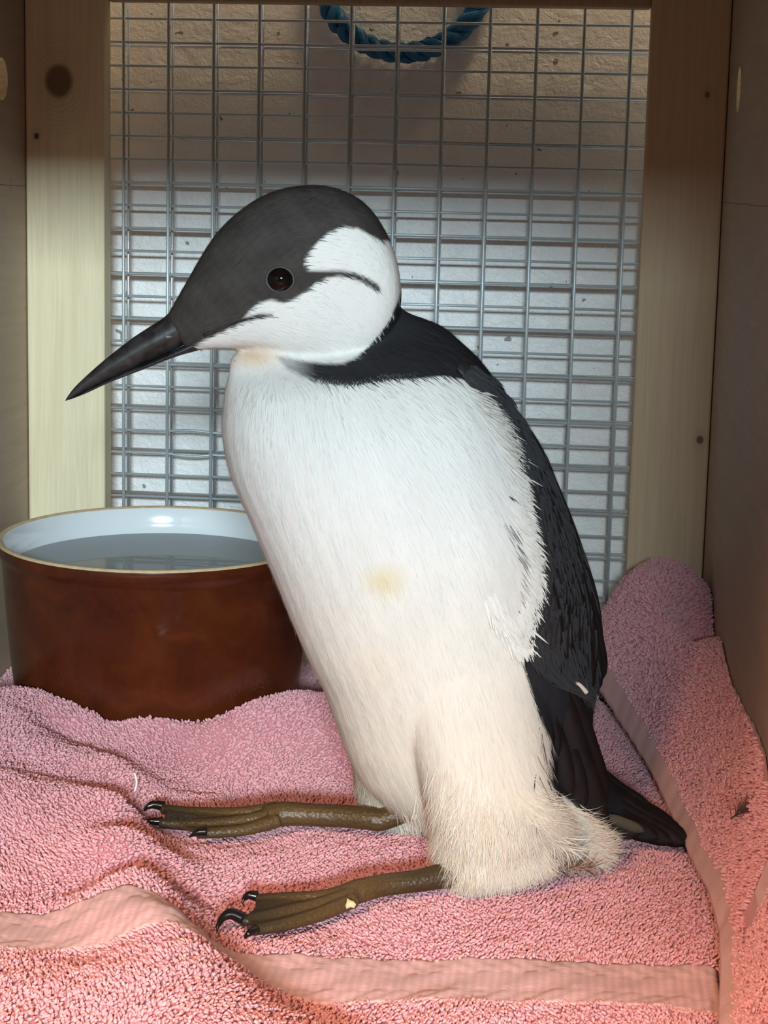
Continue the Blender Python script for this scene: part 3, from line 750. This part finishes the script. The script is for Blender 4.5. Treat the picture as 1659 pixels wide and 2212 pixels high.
tuft_along('dark_flank_streaks', [(1100,1070),(1112,1090),(1122,1100)], 26, 4, (.003, .006), (.0004, .0008), [(.75,.66)], .003, [(.05, .05, .05), (.2, .2, .2)], jitdir=.05)
tuft_along('trouser_fluff', [(958,1835),(985,1862),(1020,1878)], 1000, 6, (.007, .012), (.00025, .0005), [(.12,1)], .0075, CRM+[(.5,.45,.38)], (-.4, .4), label='fluffy cream feathers over the near shank')
tuft_along('trouser_fluff', [(935,1790),(950,1850),(985,1885),(1050,1885),(1120,1872),(1180,1850)], 4800, 10, (.005, .011), (.0002, .00045),
           [(-.15,1),(-.05,1),(.05,1),(.05,1),(.2,1),(.5,.86)], .0035, CRM, (-.5, .5), label='fluffy cream feathers over the near shank')
tuft_along('trouser_fluff', [(950,1700),(1000,1750),(1080,1780),(1150,1780)], 1500, 30, (.008, .016), (.0002, .0005), [(-.02,1)], .003, CRM+[(.82, .70, .62)], (-.4, .4), label='fluffy cream feathers over the near shank')
tuft_along('trouser_fluff', [(768,1690),(790,1740),(850,1762),(940,1765)], 1000, 8, (.005, .009), (.0003, .0006), [(.3,.95)], .003, CRM+[(.45, .40, .30)], (-.4, .4), label='shorter feathers over the far shank')
tuft_along('vent_fluff', [(1150,1720),(1200,1760),(1250,1790),(1280,1815)], 2400, 16, (.009, .018), (.00025, .0005), [(.55,.84),(.6,.8),(.7,.7),(.5,.86)], .005, CRM, (.0, 1.3), label='long curling cream feathers under the tail')
tuft_along('vent_fluff', [(1190,1810),(1240,1830),(1275,1838)], 260, 9, (.012, .018), (.0005, .0010), [(.95,.3)], .006, CRM, (-2.6, 2.2), label='long curling cream feathers under the tail')
tuft_along('neck_edge_feathers', [(690,817),(760,825),(830,813),(900,811)], 420, 3, (.0018, .0032), (.0003, .0005), [(.15,1)], .0008, [(.06, .06, .065), (.03, .03, .034), (.12, .12, .12)])

# bill
m_bill, nt, b = mat_new('black_horn')
g = noise(nt, ocoords(nt), 160, 4, .6, .5)
nt.links.new(ramp(nt, g, [(.35, (.012, .011, .012)), (.7, (.045, .043, .045))]), b.inputs['Base Color']); b.inputs['Roughness'].default_value = .30
bump(nt, b, noise(nt, ocoords(nt), 90, 3), .25, .0006)
up_r = [((475,716),(400,655),.0058),((440,722),(374,668),.0066),((405,741),(352,687),.0062),((362,763),(318,709),.0056),((318,783),(282,733),.0048),((272,803),(246,761),.0040),((228,824),(212,789),.0031),((190,842),(182,816),.0022),((163,856),(160,838),.0014),((147,864),(145,858),.0008),((139,867),(141,866),.0004)]
lo_r = [((470,745),(480,710),.0046),((425,758),(440,721),.0056),((388,768),(408,740),.0056),((350,782),(364,762),.0050),((310,798),(320,782),.0044),((268,814),(274,801),.0036),((226,831),(230,822),.0028),((190,848),(193,840),.0018),((160,860),(163,856),.001),((148,864),(150,862),.0004)]
for nm, rg in (('upper_mandible', up_r), ('lower_mandible', lo_r)):
    v, f = loft(rg, 8, 28, 1.9); bpart(mesh_obj(nm, v, f, m_bill, bird))
# gape: thin dark fold of skin running back under the eye
def surf_strip(name, line, rad, mat, lift=.0, s_end=.3):
    ps, ns = from_px(catmull(line, 6)); P = [p+n_*lift for p, n_ in zip(ps, ns) if p is not None]
    k = len(P); r = np.array([rad*(1-(1-s_end)*i/(k-1)) for i in range(k)])
    v, f = tube(P, r, 8); return bpart(mesh_obj(name, v, f, mat, bird))
surf_strip('gape', [(440,724),(480,708),(520,694),(550,687),(585,682)], .0009, m_bill, -.0002, .15)
# nostril pit rim
v, f = tube([bp(352,722,.0062), bp(362,728,.0066), bp(372,727,.0068)], [.0004, .0009, .0004], 8); bpart(mesh_obj('nostril', v, f, simple('grey_skin', (.16, .15, .15), .4), bird))

# eyes on both sides
m_eye = simple('dark_eye', (.004, .003, .003), .06, spec=.4); m_lid = simple('eyelid_skin', (.055, .05, .047), .5, bscale=900)
ep, en = from_px([(605, 604)]); ep, en = ep[0], en[0]
for sgn in (1, -1):
    c_ = ep-en*.0032; nv = en.copy()
    if sgn < 0: s_ = side(c_); c_ = c_-2*s_*NS; nv = nv-2*(nv@NS)*NS
    r = .0062; V = []; F = []
    nn_, mm_ = 24, 16
    for i in range(mm_+1):
        th = math.pi*i/mm_
        for k in range(nn_):
            ph = 2*math.pi*k/nn_; V.append(c_+r*np.array([math.sin(th)*math.cos(ph), math.sin(th)*math.sin(ph), math.cos(th)]))
    for i in range(mm_):
        for k in range(nn_): F.append((i*nn_+k, i*nn_+(k+1) % nn_, (i+1)*nn_+(k+1) % nn_, (i+1)*nn_+k))
    e = bpart(mesh_obj('eye', V, F, m_eye, bird))
    t1 = np.cross(nv, [0, 0, 1.]); t1 /= np.linalg.norm(t1); t2 = np.cross(t1, nv)
    ring = [c_+nv*.0031+(t1*math.cos(a)*1.08+t2*math.sin(a)*.96)*.0054 for a in np.linspace(0, 2*math.pi, 40, endpoint=False)]
    v, f = tube(ring, .00055, 8, loop=True)
    bpart(mesh_obj('eyelid', v, f, m_lid, e))

# folded wings (near one built, far one mirrored)
m_wing, nt, b = mat_new('black_wing_feathers')
g = noise(nt, ocoords(nt, (1, 1, .3)), 110, 5, .6, .6)
nt.links.new(ramp(nt, g, [(.35, (.010, .010, .013)), (.7, (.036, .036, .040))]), b.inputs['Base Color']); b.inputs['Roughness'].default_value = .55
bump(nt, b, noise(nt, ocoords(nt, (1, 1, .12)), 420, 4), .45, .0008); b.inputs['Specular IOR Level'].default_value = .35
WR = [((985,800),(1000,768)),((1034,848),(1072,824)),((1080,904),(1120,889)),((1106,970),(1163,958)),((1130,1050),(1202,1037)),((1144,1140),(1236,1118)),((1160,1235),(1266,1203)),((1154,1315),(1292,1288)),((1128,1385),(1303,1370)),((1150,1440),(1304,1440)),((1196,1475),(1298,1484)),((1240,1490),(1284,1502))]
def wing_mesh():
    A = catmull([r[0] for r in WR], 6); B = catmull([r[1] for r in WR], 6); m_ = len(A); nu = 22
    S = np.zeros((m_, nu)); XY = np.zeros((m_, nu, 2))
    for i in range(m_):
        for j in range(nu):
            u = j/(nu-1); q = A[i]*(1-u)+B[i]*u; XY[i, j] = q
            d = rays(*q); d = d/np.linalg.norm(d); h = bvh.ray_cast(Vector(CAM), Vector(d))
            S[i, j] = side(np.array(h[0])) if h[0] is not None else np.nan
    for i in range(m_):
        ok = ~np.isnan(S[i]);
        if ok.any(): S[i] = np.where(ok, S[i], np.maximum(.010, S[i][ok][-1]-.002*(np.arange(nu)-np.nonzero(ok)[0][-1])))
        else: S[i] = S[i-1]
    S = np.clip(S, .006, .065)
    for _ in range(6):
        T = S.copy(); T[1:-1] = (S[:-2]+S[2:]+2*S[1:-1])/4; S = T.copy(); S[:, 1:-1] = (T[:, :-2]+T[:, 2:]+2*T[:, 1:-1])/4
    Vt = []; Vbk = []
    for i in range(m_):
        for j in range(nu):
            u = j/(nu-1); pr = math.sin(math.pi*min(max(u, .0), 1))**.5
            Vt.append(bp(*XY[i, j], S[i, j]+.0012+.0042*pr)); Vbk.append(bp(*XY[i, j], S[i, j]-.003))
    V = Vt+Vbk; o_ = m_*nu; F = []
    for i in range(m_-1):
        for j in range(nu-1):
            a = i*nu+j; F.append((a, a+1, a+nu+1, a+nu)); F.append((o_+a, o_+a+nu, o_+a+nu+1, o_+a+1))
    rim = [j for j in range(nu)]+[i*nu+nu-1 for i in range(1, m_)]+[(m_-1)*nu+j for j in range(nu-2, -1, -1)]+[i*nu for i in range(m_-2, 0, -1)]
    for a, c in zip(rim, rim[1:]+rim[:1]): F.append((a, o_+a, o_+c, c))
    return V, F, XY, S
wv, wf, WXY, WS = wing_mesh()
def mirror(V):
    V = np.array(V); s = side(V); return V-2*s[:, None]*NS
def blade(p0, p1, s0, s1, wid, bow=0., n=14, tipw=.25, thick=.00035, tilt=0.):
    """one quill feather: root px p0 to tip px p1, at side offsets s0, s1; bow bends it sideways (px)"""
    p0 = np.array(p0, float); p1 = np.array(p1, float); d = p1-p0; L = np.linalg.norm(d); d /= L; nrm = np.array([-d[1], d[0]])
    V = []; F = []
    for i in range(n+1):
        t = i/n; q = p0+d*L*t+nrm*bow*math.sin(math.pi*t); s = s0+(s1-s0)*t
        w = wid*(min(1, .45+t*1.6))*(1 if t < .75 else math.sqrt(max(0, 1-((t-.75)/.25)**2))*(1-tipw)+tipw*(1-t)/.25)
        c = bp(*q, s); e = bp(*(q+nrm*10), s)-c; e /= np.linalg.norm(e); e = e*math.cos(tilt)+NS*math.sin(tilt)
        w = max(w, .0002)
        for (k, h) in ((-1, 0), (-.5, .0004), (0, .0009), (.5, .0004), (1, 0)): V.append(c+e*w*k/2+NS*h)
        for k in (1, -1): V.append(c+e*w*k/2-NS*thick)
    m_ = 7
    for i in range(n):
        for k in range(m_): F.append((i*m_+k, i*m_+(k+1) % m_, (i+1)*m_+(k+1) % m_, (i+1)*m_+k))
    F.append(tuple(range(m_))[::-1]); F.append(tuple(n*m_+k for k in range(m_)))
    return V, F
m_quill, nt, b = mat_new('black_quill_feather')
g = noise(nt, ocoords(nt), 160, 4)
nt.links.new(ramp(nt, g, [(.3, (.003, .003, .004)), (.7, (.009, .009, .010))]), b.inputs['Base Color']); b.inputs['Roughness'].default_value = .5
bump(nt, b, noise(nt, ocoords(nt, (1, 1, .2)), 900, 2), .3, .0003)
m_ptip = simple('white_feather_tip', (.62, .58, .52), .7)
def ws(px, py):
    d2 = ((WXY-np.array([px, py]))**2).sum(-1); i = np.unravel_index(d2.argmin(), d2.shape); return WS[i]
prim = [((1150,1380),(1302,1836),.0,.030,.020,6),((1140,1400),(1290,1790),.0,.030,.018,10),((1130,1385),(1262,1752),.0,.034,.016,8),((1122,1375),(1232,1728),.0,.038,.014,4),((1112,1360),(1205,1640),.0,.043,.010,-4),((1190,1420),(1300,1760),.0,.024,.018,4)]
secs = [((1182,1260),(1196,1470),.013,4),((1190,1230),(1222,1486),.013,4),((1200,1215),(1248,1497),.013,5),((1225,1220),(1270,1503),.013,5),((1248,1240),(1288,1500),.012,5),((1270,1280),(1301,1470),.009,4)]
for sgn in (1, -1):
    fx = (lambda V: V) if sgn > 0 else mirror
    wg = bpart(mesh_obj('wing', fx(wv), wf, m_wing, bird))
    if sgn > 0: wg['label'] = 'near folded wing'
    for (a, c, s0, s1, w, bow) in prim:
        s0 = min(.047, max(.030, float(ws(*a))))
        v, f = blade(a, c, s0, s1, w, bow); bpart(mesh_obj('primary_feather', fx(v), f, m_quill, wg))
    for q, (a, c, w, bow) in enumerate(secs):
        v, f = blade(a, c, float(ws(*a))+.0034, float(ws(*c))+.0040, w, bow)
        bpart(mesh_obj('secondary_feather', fx(v), f, m_quill, wg))
tipl = [(1216,1469),(1228,1473),(1240,1475),(1252,1480),(1262,1490),(1268,1497)]
P = [bp(x, y, float(ws(1240,1485))+.0080) for x, y in tipl]
v, f = tube(catmull(P, 4), .0007, 6, flat=1.5); bpart(mesh_obj('pale_feather_edge', v, f, m_ptip, bird))
# wing barbs: fine texture along the wing
n = 3000; i = rng.integers(2, len(WXY)-2, n); j = rng.integers(1, 20, n)
q = WXY[i, j]+rng.normal(0, 3, (n, 2)); PP = bp(q[:, 0], q[:, 1], (WS[i, j]+.0052+.0002*rng.random(n))); PP = np.array(PP)
u = j/21.; PP = PP-NS*(.0042*(1-np.sqrt(np.sin(np.pi*u))))[:, None]
dd = WXY[np.minimum(i+2, len(WXY)-1), j]-WXY[i, j]; dd /= np.linalg.norm(dd, axis=1)[:, None]
D = dd[:, :1]*RV-dd[:, 1:]*UV; D = D-(D@NS)[:, None]*NS+rng.normal(0, .07, (n, 3)); D /= np.linalg.norm(D, axis=1)[:, None]
cc = np.array([.024, .024, .028])*(1+rng.normal(0, .15, (n, 1)))
ribbons('covert_barbs', PP, np.tile(NS, (n, 1)), D, rng.uniform(.005, .010, n), np.full(n, .0011), rng.uniform(0, .0002, n), np.clip(cc, .005, .06), bird, m_rib)

# tail
tails = [((1268,1680),(1492,1820),.008,.008,.0085,10),((1266,1672),(1487,1808),.003,.003,.008,12),((1266,1664),(1476,1797),-.003,-.003,.008,13),((1268,1656),(1462,1784),-.009,-.009,.008,14),((1262,1668),(1440,1770),-.014,-.012,.008,13),((1262,1700),(1484,1826),.012,.011,.0085,8),((1262,1720),(1455,1822),.015,.013,.008,6),((1262,1738),(1425,1812),.017,.015,.008,4),((1260,1755),(1385,1802),.019,.017,.008,2),((1262,1640),(1410,1752),-.006,-.006,.008,12)]
for k, (a, c, s0, s1, w, bow) in enumerate(tails):
    v, f = blade(a, c, s0, s1, w*1.15, bow, tilt=.25); bpart(mesh_obj('tail_feather', v, f, m_quill, bird))
v, f = blade((1300,1760), (1392,1796), .027, .025, .005, 0); bpart(mesh_obj('undertail_patch', v, f, simple('pale_undertail', (.07, .065, .045), .8), bird))

# feet
m_foot, nt, b = mat_new('olive_foot_skin')
vo = N(nt, 'ShaderNodeTexVoronoi'); nt.links.new(ocoords(nt), vo.inputs['Vector']); vo.inputs['Scale'].default_value = 620
a = N(nt, 'ShaderNodeAttribute'); a.attribute_name = 'plumage'
nt.links.new(mixc(nt, math_(nt, 'MULTIPLY', vo.outputs['Distance'], .5), a.outputs['Color'], (.04, .03, .015), 'MIX'), b.inputs['Base Color'])
b.inputs['Roughness'].default_value = .42; bump(nt, b, vo.outputs['Distance'], .45, -.0006)
m_claw = simple('black_claw', (.010, .009, .009), .2)
def foot(tarsus, toes, claws, tip_x, joint_x, dark, label=None, hide=None):
    """tarsus and toes: lists of (px, py, z, radius); the web spans neighbouring toes"""
    parts = []
    def pts(l): return np.array([np.append(at_z(x, y, z), r) for x, y, z, r in l])
    TP = pts(tarsus); TP = np.vstack([[np.append(TP[0, :3]+hide, .005)], TP]); T = catmull(TP, 6); parts.append(tube(T[:, :3], T[:, 3], 14))
    TT = [catmull(pts(t), 6) for t in toes]
    for t in TT: parts.append(tube(t[:, :3], t[:, 3]*.9, 12))
    for a_, c_ in zip(TT[:-1], TT[1:]):
        m_ = min(len(a_), len(c_)); V = []; F = []; nu = 7
        for i in range(m_):
            for j in range(nu):
                u = j/(nu-1); p = a_[i, :3]*(1-u)+c_[i, :3]*u; back = .0022*math.sin(math.pi*u)*(i/(m_-1))
                tx = (TT[0][0, :3]-a_[-1, :3]); tx /= np.linalg.norm(tx)
                p = p+tx*back+np.array([0, 0, .0014-.0006*math.sin(math.pi*u)]); V.append(p)
        nv = len(V); V += [v-np.array([0, 0, .0016]) for v in V]
        for i in range(m_-1):
            for j in range(nu-1):
                q = i*nu+j; F.append((q, q+1, q+nu+1, q+nu)); F.append((nv+q, nv+q+nu, nv+q+nu+1, nv+q+1))
        rim = list(range(nu))+[i*nu+nu-1 for i in range(1, m_)]+[(m_-1)*nu+j for j in range(nu-2, -1, -1)]+[i*nu for i in range(m_-2, 0, -1)]
        for q, r_ in zip(rim, rim[1:]+rim[:1]): F.append((q, nv+q, nv+r_, r_))
        parts.append((V, F))
    V, F = merge(parts); o = mesh_obj('tmp', V, F)
    m = o.modifiers.new('r', 'REMESH'); m.mode = 'VOXEL'; m.voxel_size = .0006
    m = o.modifiers.new('s', 'SMOOTH'); m.factor = .5; m.iterations = 3
    dg = bpy.context.evaluated_depsgraph_get(); dg.update()
    me = bpy.data.meshes.new_from_object(o.evaluated_get(dg)); bpy.data.objects.remove(o)
    me.name = 'foot'; me.materials.clear(); me.materials.append(m_foot); me.polygons.foreach_set('use_smooth', [True]*len(me.polygons))
    co = np.empty(len(me.vertices)*3); me.vertices.foreach_get('co', co); co = co.reshape(-1, 3)
    x, y = to_px(co); f = np.clip((x-tip_x)/(joint_x-tip_x), 0, 1)[:, None]
    olive = np.array([.135, .080, .028]); dk = np.array([.016, .014, .011]); br = np.array([.045, .028, .013])
    c = dk*(1-np.clip(f*1.5, 0, 1))+olive*np.clip(f*1.5, 0, 1)
    g = np.clip((x-joint_x)/90, 0, 1)[:, None]*dark; c = c*(1-g)+br*g
    paint(me, c)
    fo = bpy.data.objects.new('foot', me); COL.objects.link(fo); fo.parent = bird; keep_world(fo)
    if label: fo['label'] = label
    for cl in claws:
        C = catmull(pts(cl), 5); v, ff = tube(C[:, :3], C[:, 3], 10); bpart(mesh_obj('claw', v, ff, m_claw, fo))
    return fo
zf = .0262
foot([(985,1886,.032,.0056),(955,1892,.031,.0055),(900,1903,.030,.0049),(830,1912,.0295,.0048),(775,1925,.029,.0052),(745,1935,.028,.0050)],
     [[(765,1922,.0295,.0042),(700,1938,.0285,.0036),(620,1941,.0275,.0031),(552,1944,.0268,.0028)],
      [(765,1932,.029,.0042),(690,1955,.0275,.0036),(600,1975,.0265,.0033),(520,1990,.0262,.0026)],
      [(765,1944,.028,.0038),(690,1975,.0265,.0034),(610,1998,.0258,.0030),(545,2010,.0256,.0026)]],
     [[(556,1936,.0280,.0023),(538,1934,.0285,.0018),(527,1942,.0270,.0010),(523,1952,.0255,.0003)],
      [(524,1984,.0280,.0026),(500,1974,.0300,.0023),(482,1982,.0290,.0017),(472,1998,.0270,.0010),(468,2012,.0250,.0003)],
      [(552,2008,.0262,.0020),(538,2016,.0262,.0014),(528,2026,.0245,.0004)]], 500, 800, .75, 'near foot, darker shank with a pale flake', E1*.010-NS*.017+np.array([0, 0, .010]))
foot([(828,1770,.031,.0052),(800,1768,.031,.0054),(740,1763,.0305,.0054),(670,1760,.030,.0054),(610,1758,.0298,.0058),(575,1765,.029,.0054)],
     [[(600,1748,.0305,.0044),(520,1757,.0285,.0036),(430,1756,.0275,.0032),(350,1748,.0272,.0028)],
      [(600,1760,.0295,.0042),(510,1775,.0275,.0034),(420,1782,.0265,.0031),(345,1778,.0262,.0027)],
      [(600,1772,.0285,.0040),(530,1792,.0262,.0032),(470,1798,.0258,.0030),(425,1802,.0255,.0025)]],
     [[(356,1742,.0282,.0024),(332,1738,.0290,.0020),(318,1744,.0280,.0012),(312,1752,.0262,.0003)],
      [(352,1774,.0268,.0022),(325,1774,.0270,.0016),(308,1778,.0258,.0009),(300,1782,.0246,.0003)],
      [(446,1796,.0275,.0022),(425,1799,.0270,.0014),(408,1809,.0250,.0003)]], 320, 640, .35, 'far foot', E1*.020+np.array([0, 0, .008]))
# pale dry flake stuck on the near foot
fk = at_z(756, 1952, .0305); V = []; F = []
for k in range(9):
    a_ = 2*math.pi*k/9; r_ = .0020*(1+.35*math.sin(3.3*a_+1)); V.append(fk+np.array([r_*math.cos(a_), -.0003+r_*.3*math.sin(a_), r_*math.sin(a_)*.9]))
V2 = [v+np.array([0, .0006, -.0004]) for v in V]
F = [tuple(range(9)), tuple(range(17, 8, -1))]+[(k, 9+k, 9+(k+1) % 9, (k+1) % 9) for k in range(9)]
bpart(mesh_obj('dry_flake', V+V2, F, simple('pale_yellow_crust', (.72, .66, .38), .8, bscale=900), bird))

# ------------------------------------------------------------------ moulted feathers and lint on the towels
def down(name, label, px, py, z, size, cols, nbar, up, group=None, lean=(0, 0), seed=1):
    g = np.random.default_rng(seed); c = at_z(px, py, z)
    t = thing(name, label, 'feather', tuple(c), group)
    # curved quill
    Q = [c+np.array([size*(u-.3)*1.0, -.002*u, .001+up*math.sin(u*2.2)]) for u in np.linspace(0, 1, 10)]
    o = mesh_obj('quill', *tube(Q, [.00035*(1-.8*i/9) for i in range(10)], 6), simple('quill_'+name, tuple(cols[0]), .5), t); keep_world(o)
    u = g.uniform(.1, 1, nbar); P = np.array([np.array(Q)[int(k*9)] for k in u]); sg = g.choice([-1, 1], nbar)
    D = np.stack([g.uniform(.2, .9, nbar)+lean[0], sg*g.uniform(.2, .8, nbar), g.uniform(-.1, 1.0, nbar)+lean[1]], -1); D /= np.linalg.norm(D, axis=1)[:, None]
    Nn = np.tile([0, -.8, .6], (nbar, 1)); Nn = Nn-(Nn*D).sum(1)[:, None]*D; Nn /= np.linalg.norm(Nn, axis=1)[:, None]
    cc = np.array(cols)[g.integers(0, len(cols), nbar)]
    r = ribbons('barbs', P, Nn, D, g.uniform(.3, .65, nbar)*size, np.full(nbar, .00045), np.full(nbar, .0004), cc, t, m_rib, curl=g.uniform(-.6, .6, nbar), segs=5)
    return t
zB = lambda x, y: float(bil(gB, np.array([x]), np.array([y]))[0])
down('loose_feather', 'small pale brown downy feather lying on the towel below the fluffy tail underside', 1212, 1893, ZT+.006, .019, [(.50, .36, .30), (.42, .30, .25), (.09, .06, .05)], 90, .004, lean=(.2, -.3), seed=3)
# locate the dark feather on the piled towel
d = rays(1605, 1775)
tt = np.linspace(.5, 1.2, 2000); pp = CAM+d*(tt/d[1])[:, None]; k = np.argmax(pp[:, 2] < bil(gB, pp[:, 0], pp[:, 1])+.001); pf = pp[k]
t = down('loose_feather', 'small dark brown curled feather on the towel bunched against the side panel', *to_px(pf), float(pf[2])+.002, .017, [(.16, .09, .08), (.22, .13, .11), (.10, .05, .05)], 150, .006, lean=(-.2, .35), seed=5)
m_lint = simple('white_lint', (.85, .80, .80), .9)
pl = at_z(290, 1696, ZT+.024)
P = [pl+np.array([.0012*math.sin(u*3), -.0005*u, .006-.009*u]) for u in np.linspace(0, 1, 9)]
o = mesh_obj('thread', *tube(P, .00055, 6), m_lint); o['label'] = 'short white thread standing on the towel fold near the far claws'; o['category'] = 'thread'
pl = at_z(371, 1562, ZT+.006); V = []
g = np.random.default_rng(2); parts = []
for k in range(9):
    a0 = g.uniform(0, 6.28, 3); P = [pl+.0016*np.array([math.sin(2*u+a0[0])*1.0, math.sin(3*u+a0[1]), .6*math.sin(2.5*u+a0[2])+.5]) for u in np.linspace(0, 2.5, 10)]
    parts.append(tube(P, .0003, 5))
o = mesh_obj('lint', *merge(parts), m_lint); o['label'] = 'tiny tuft of white fluff on the towel in front of the bowl'; o['category'] = 'lint'
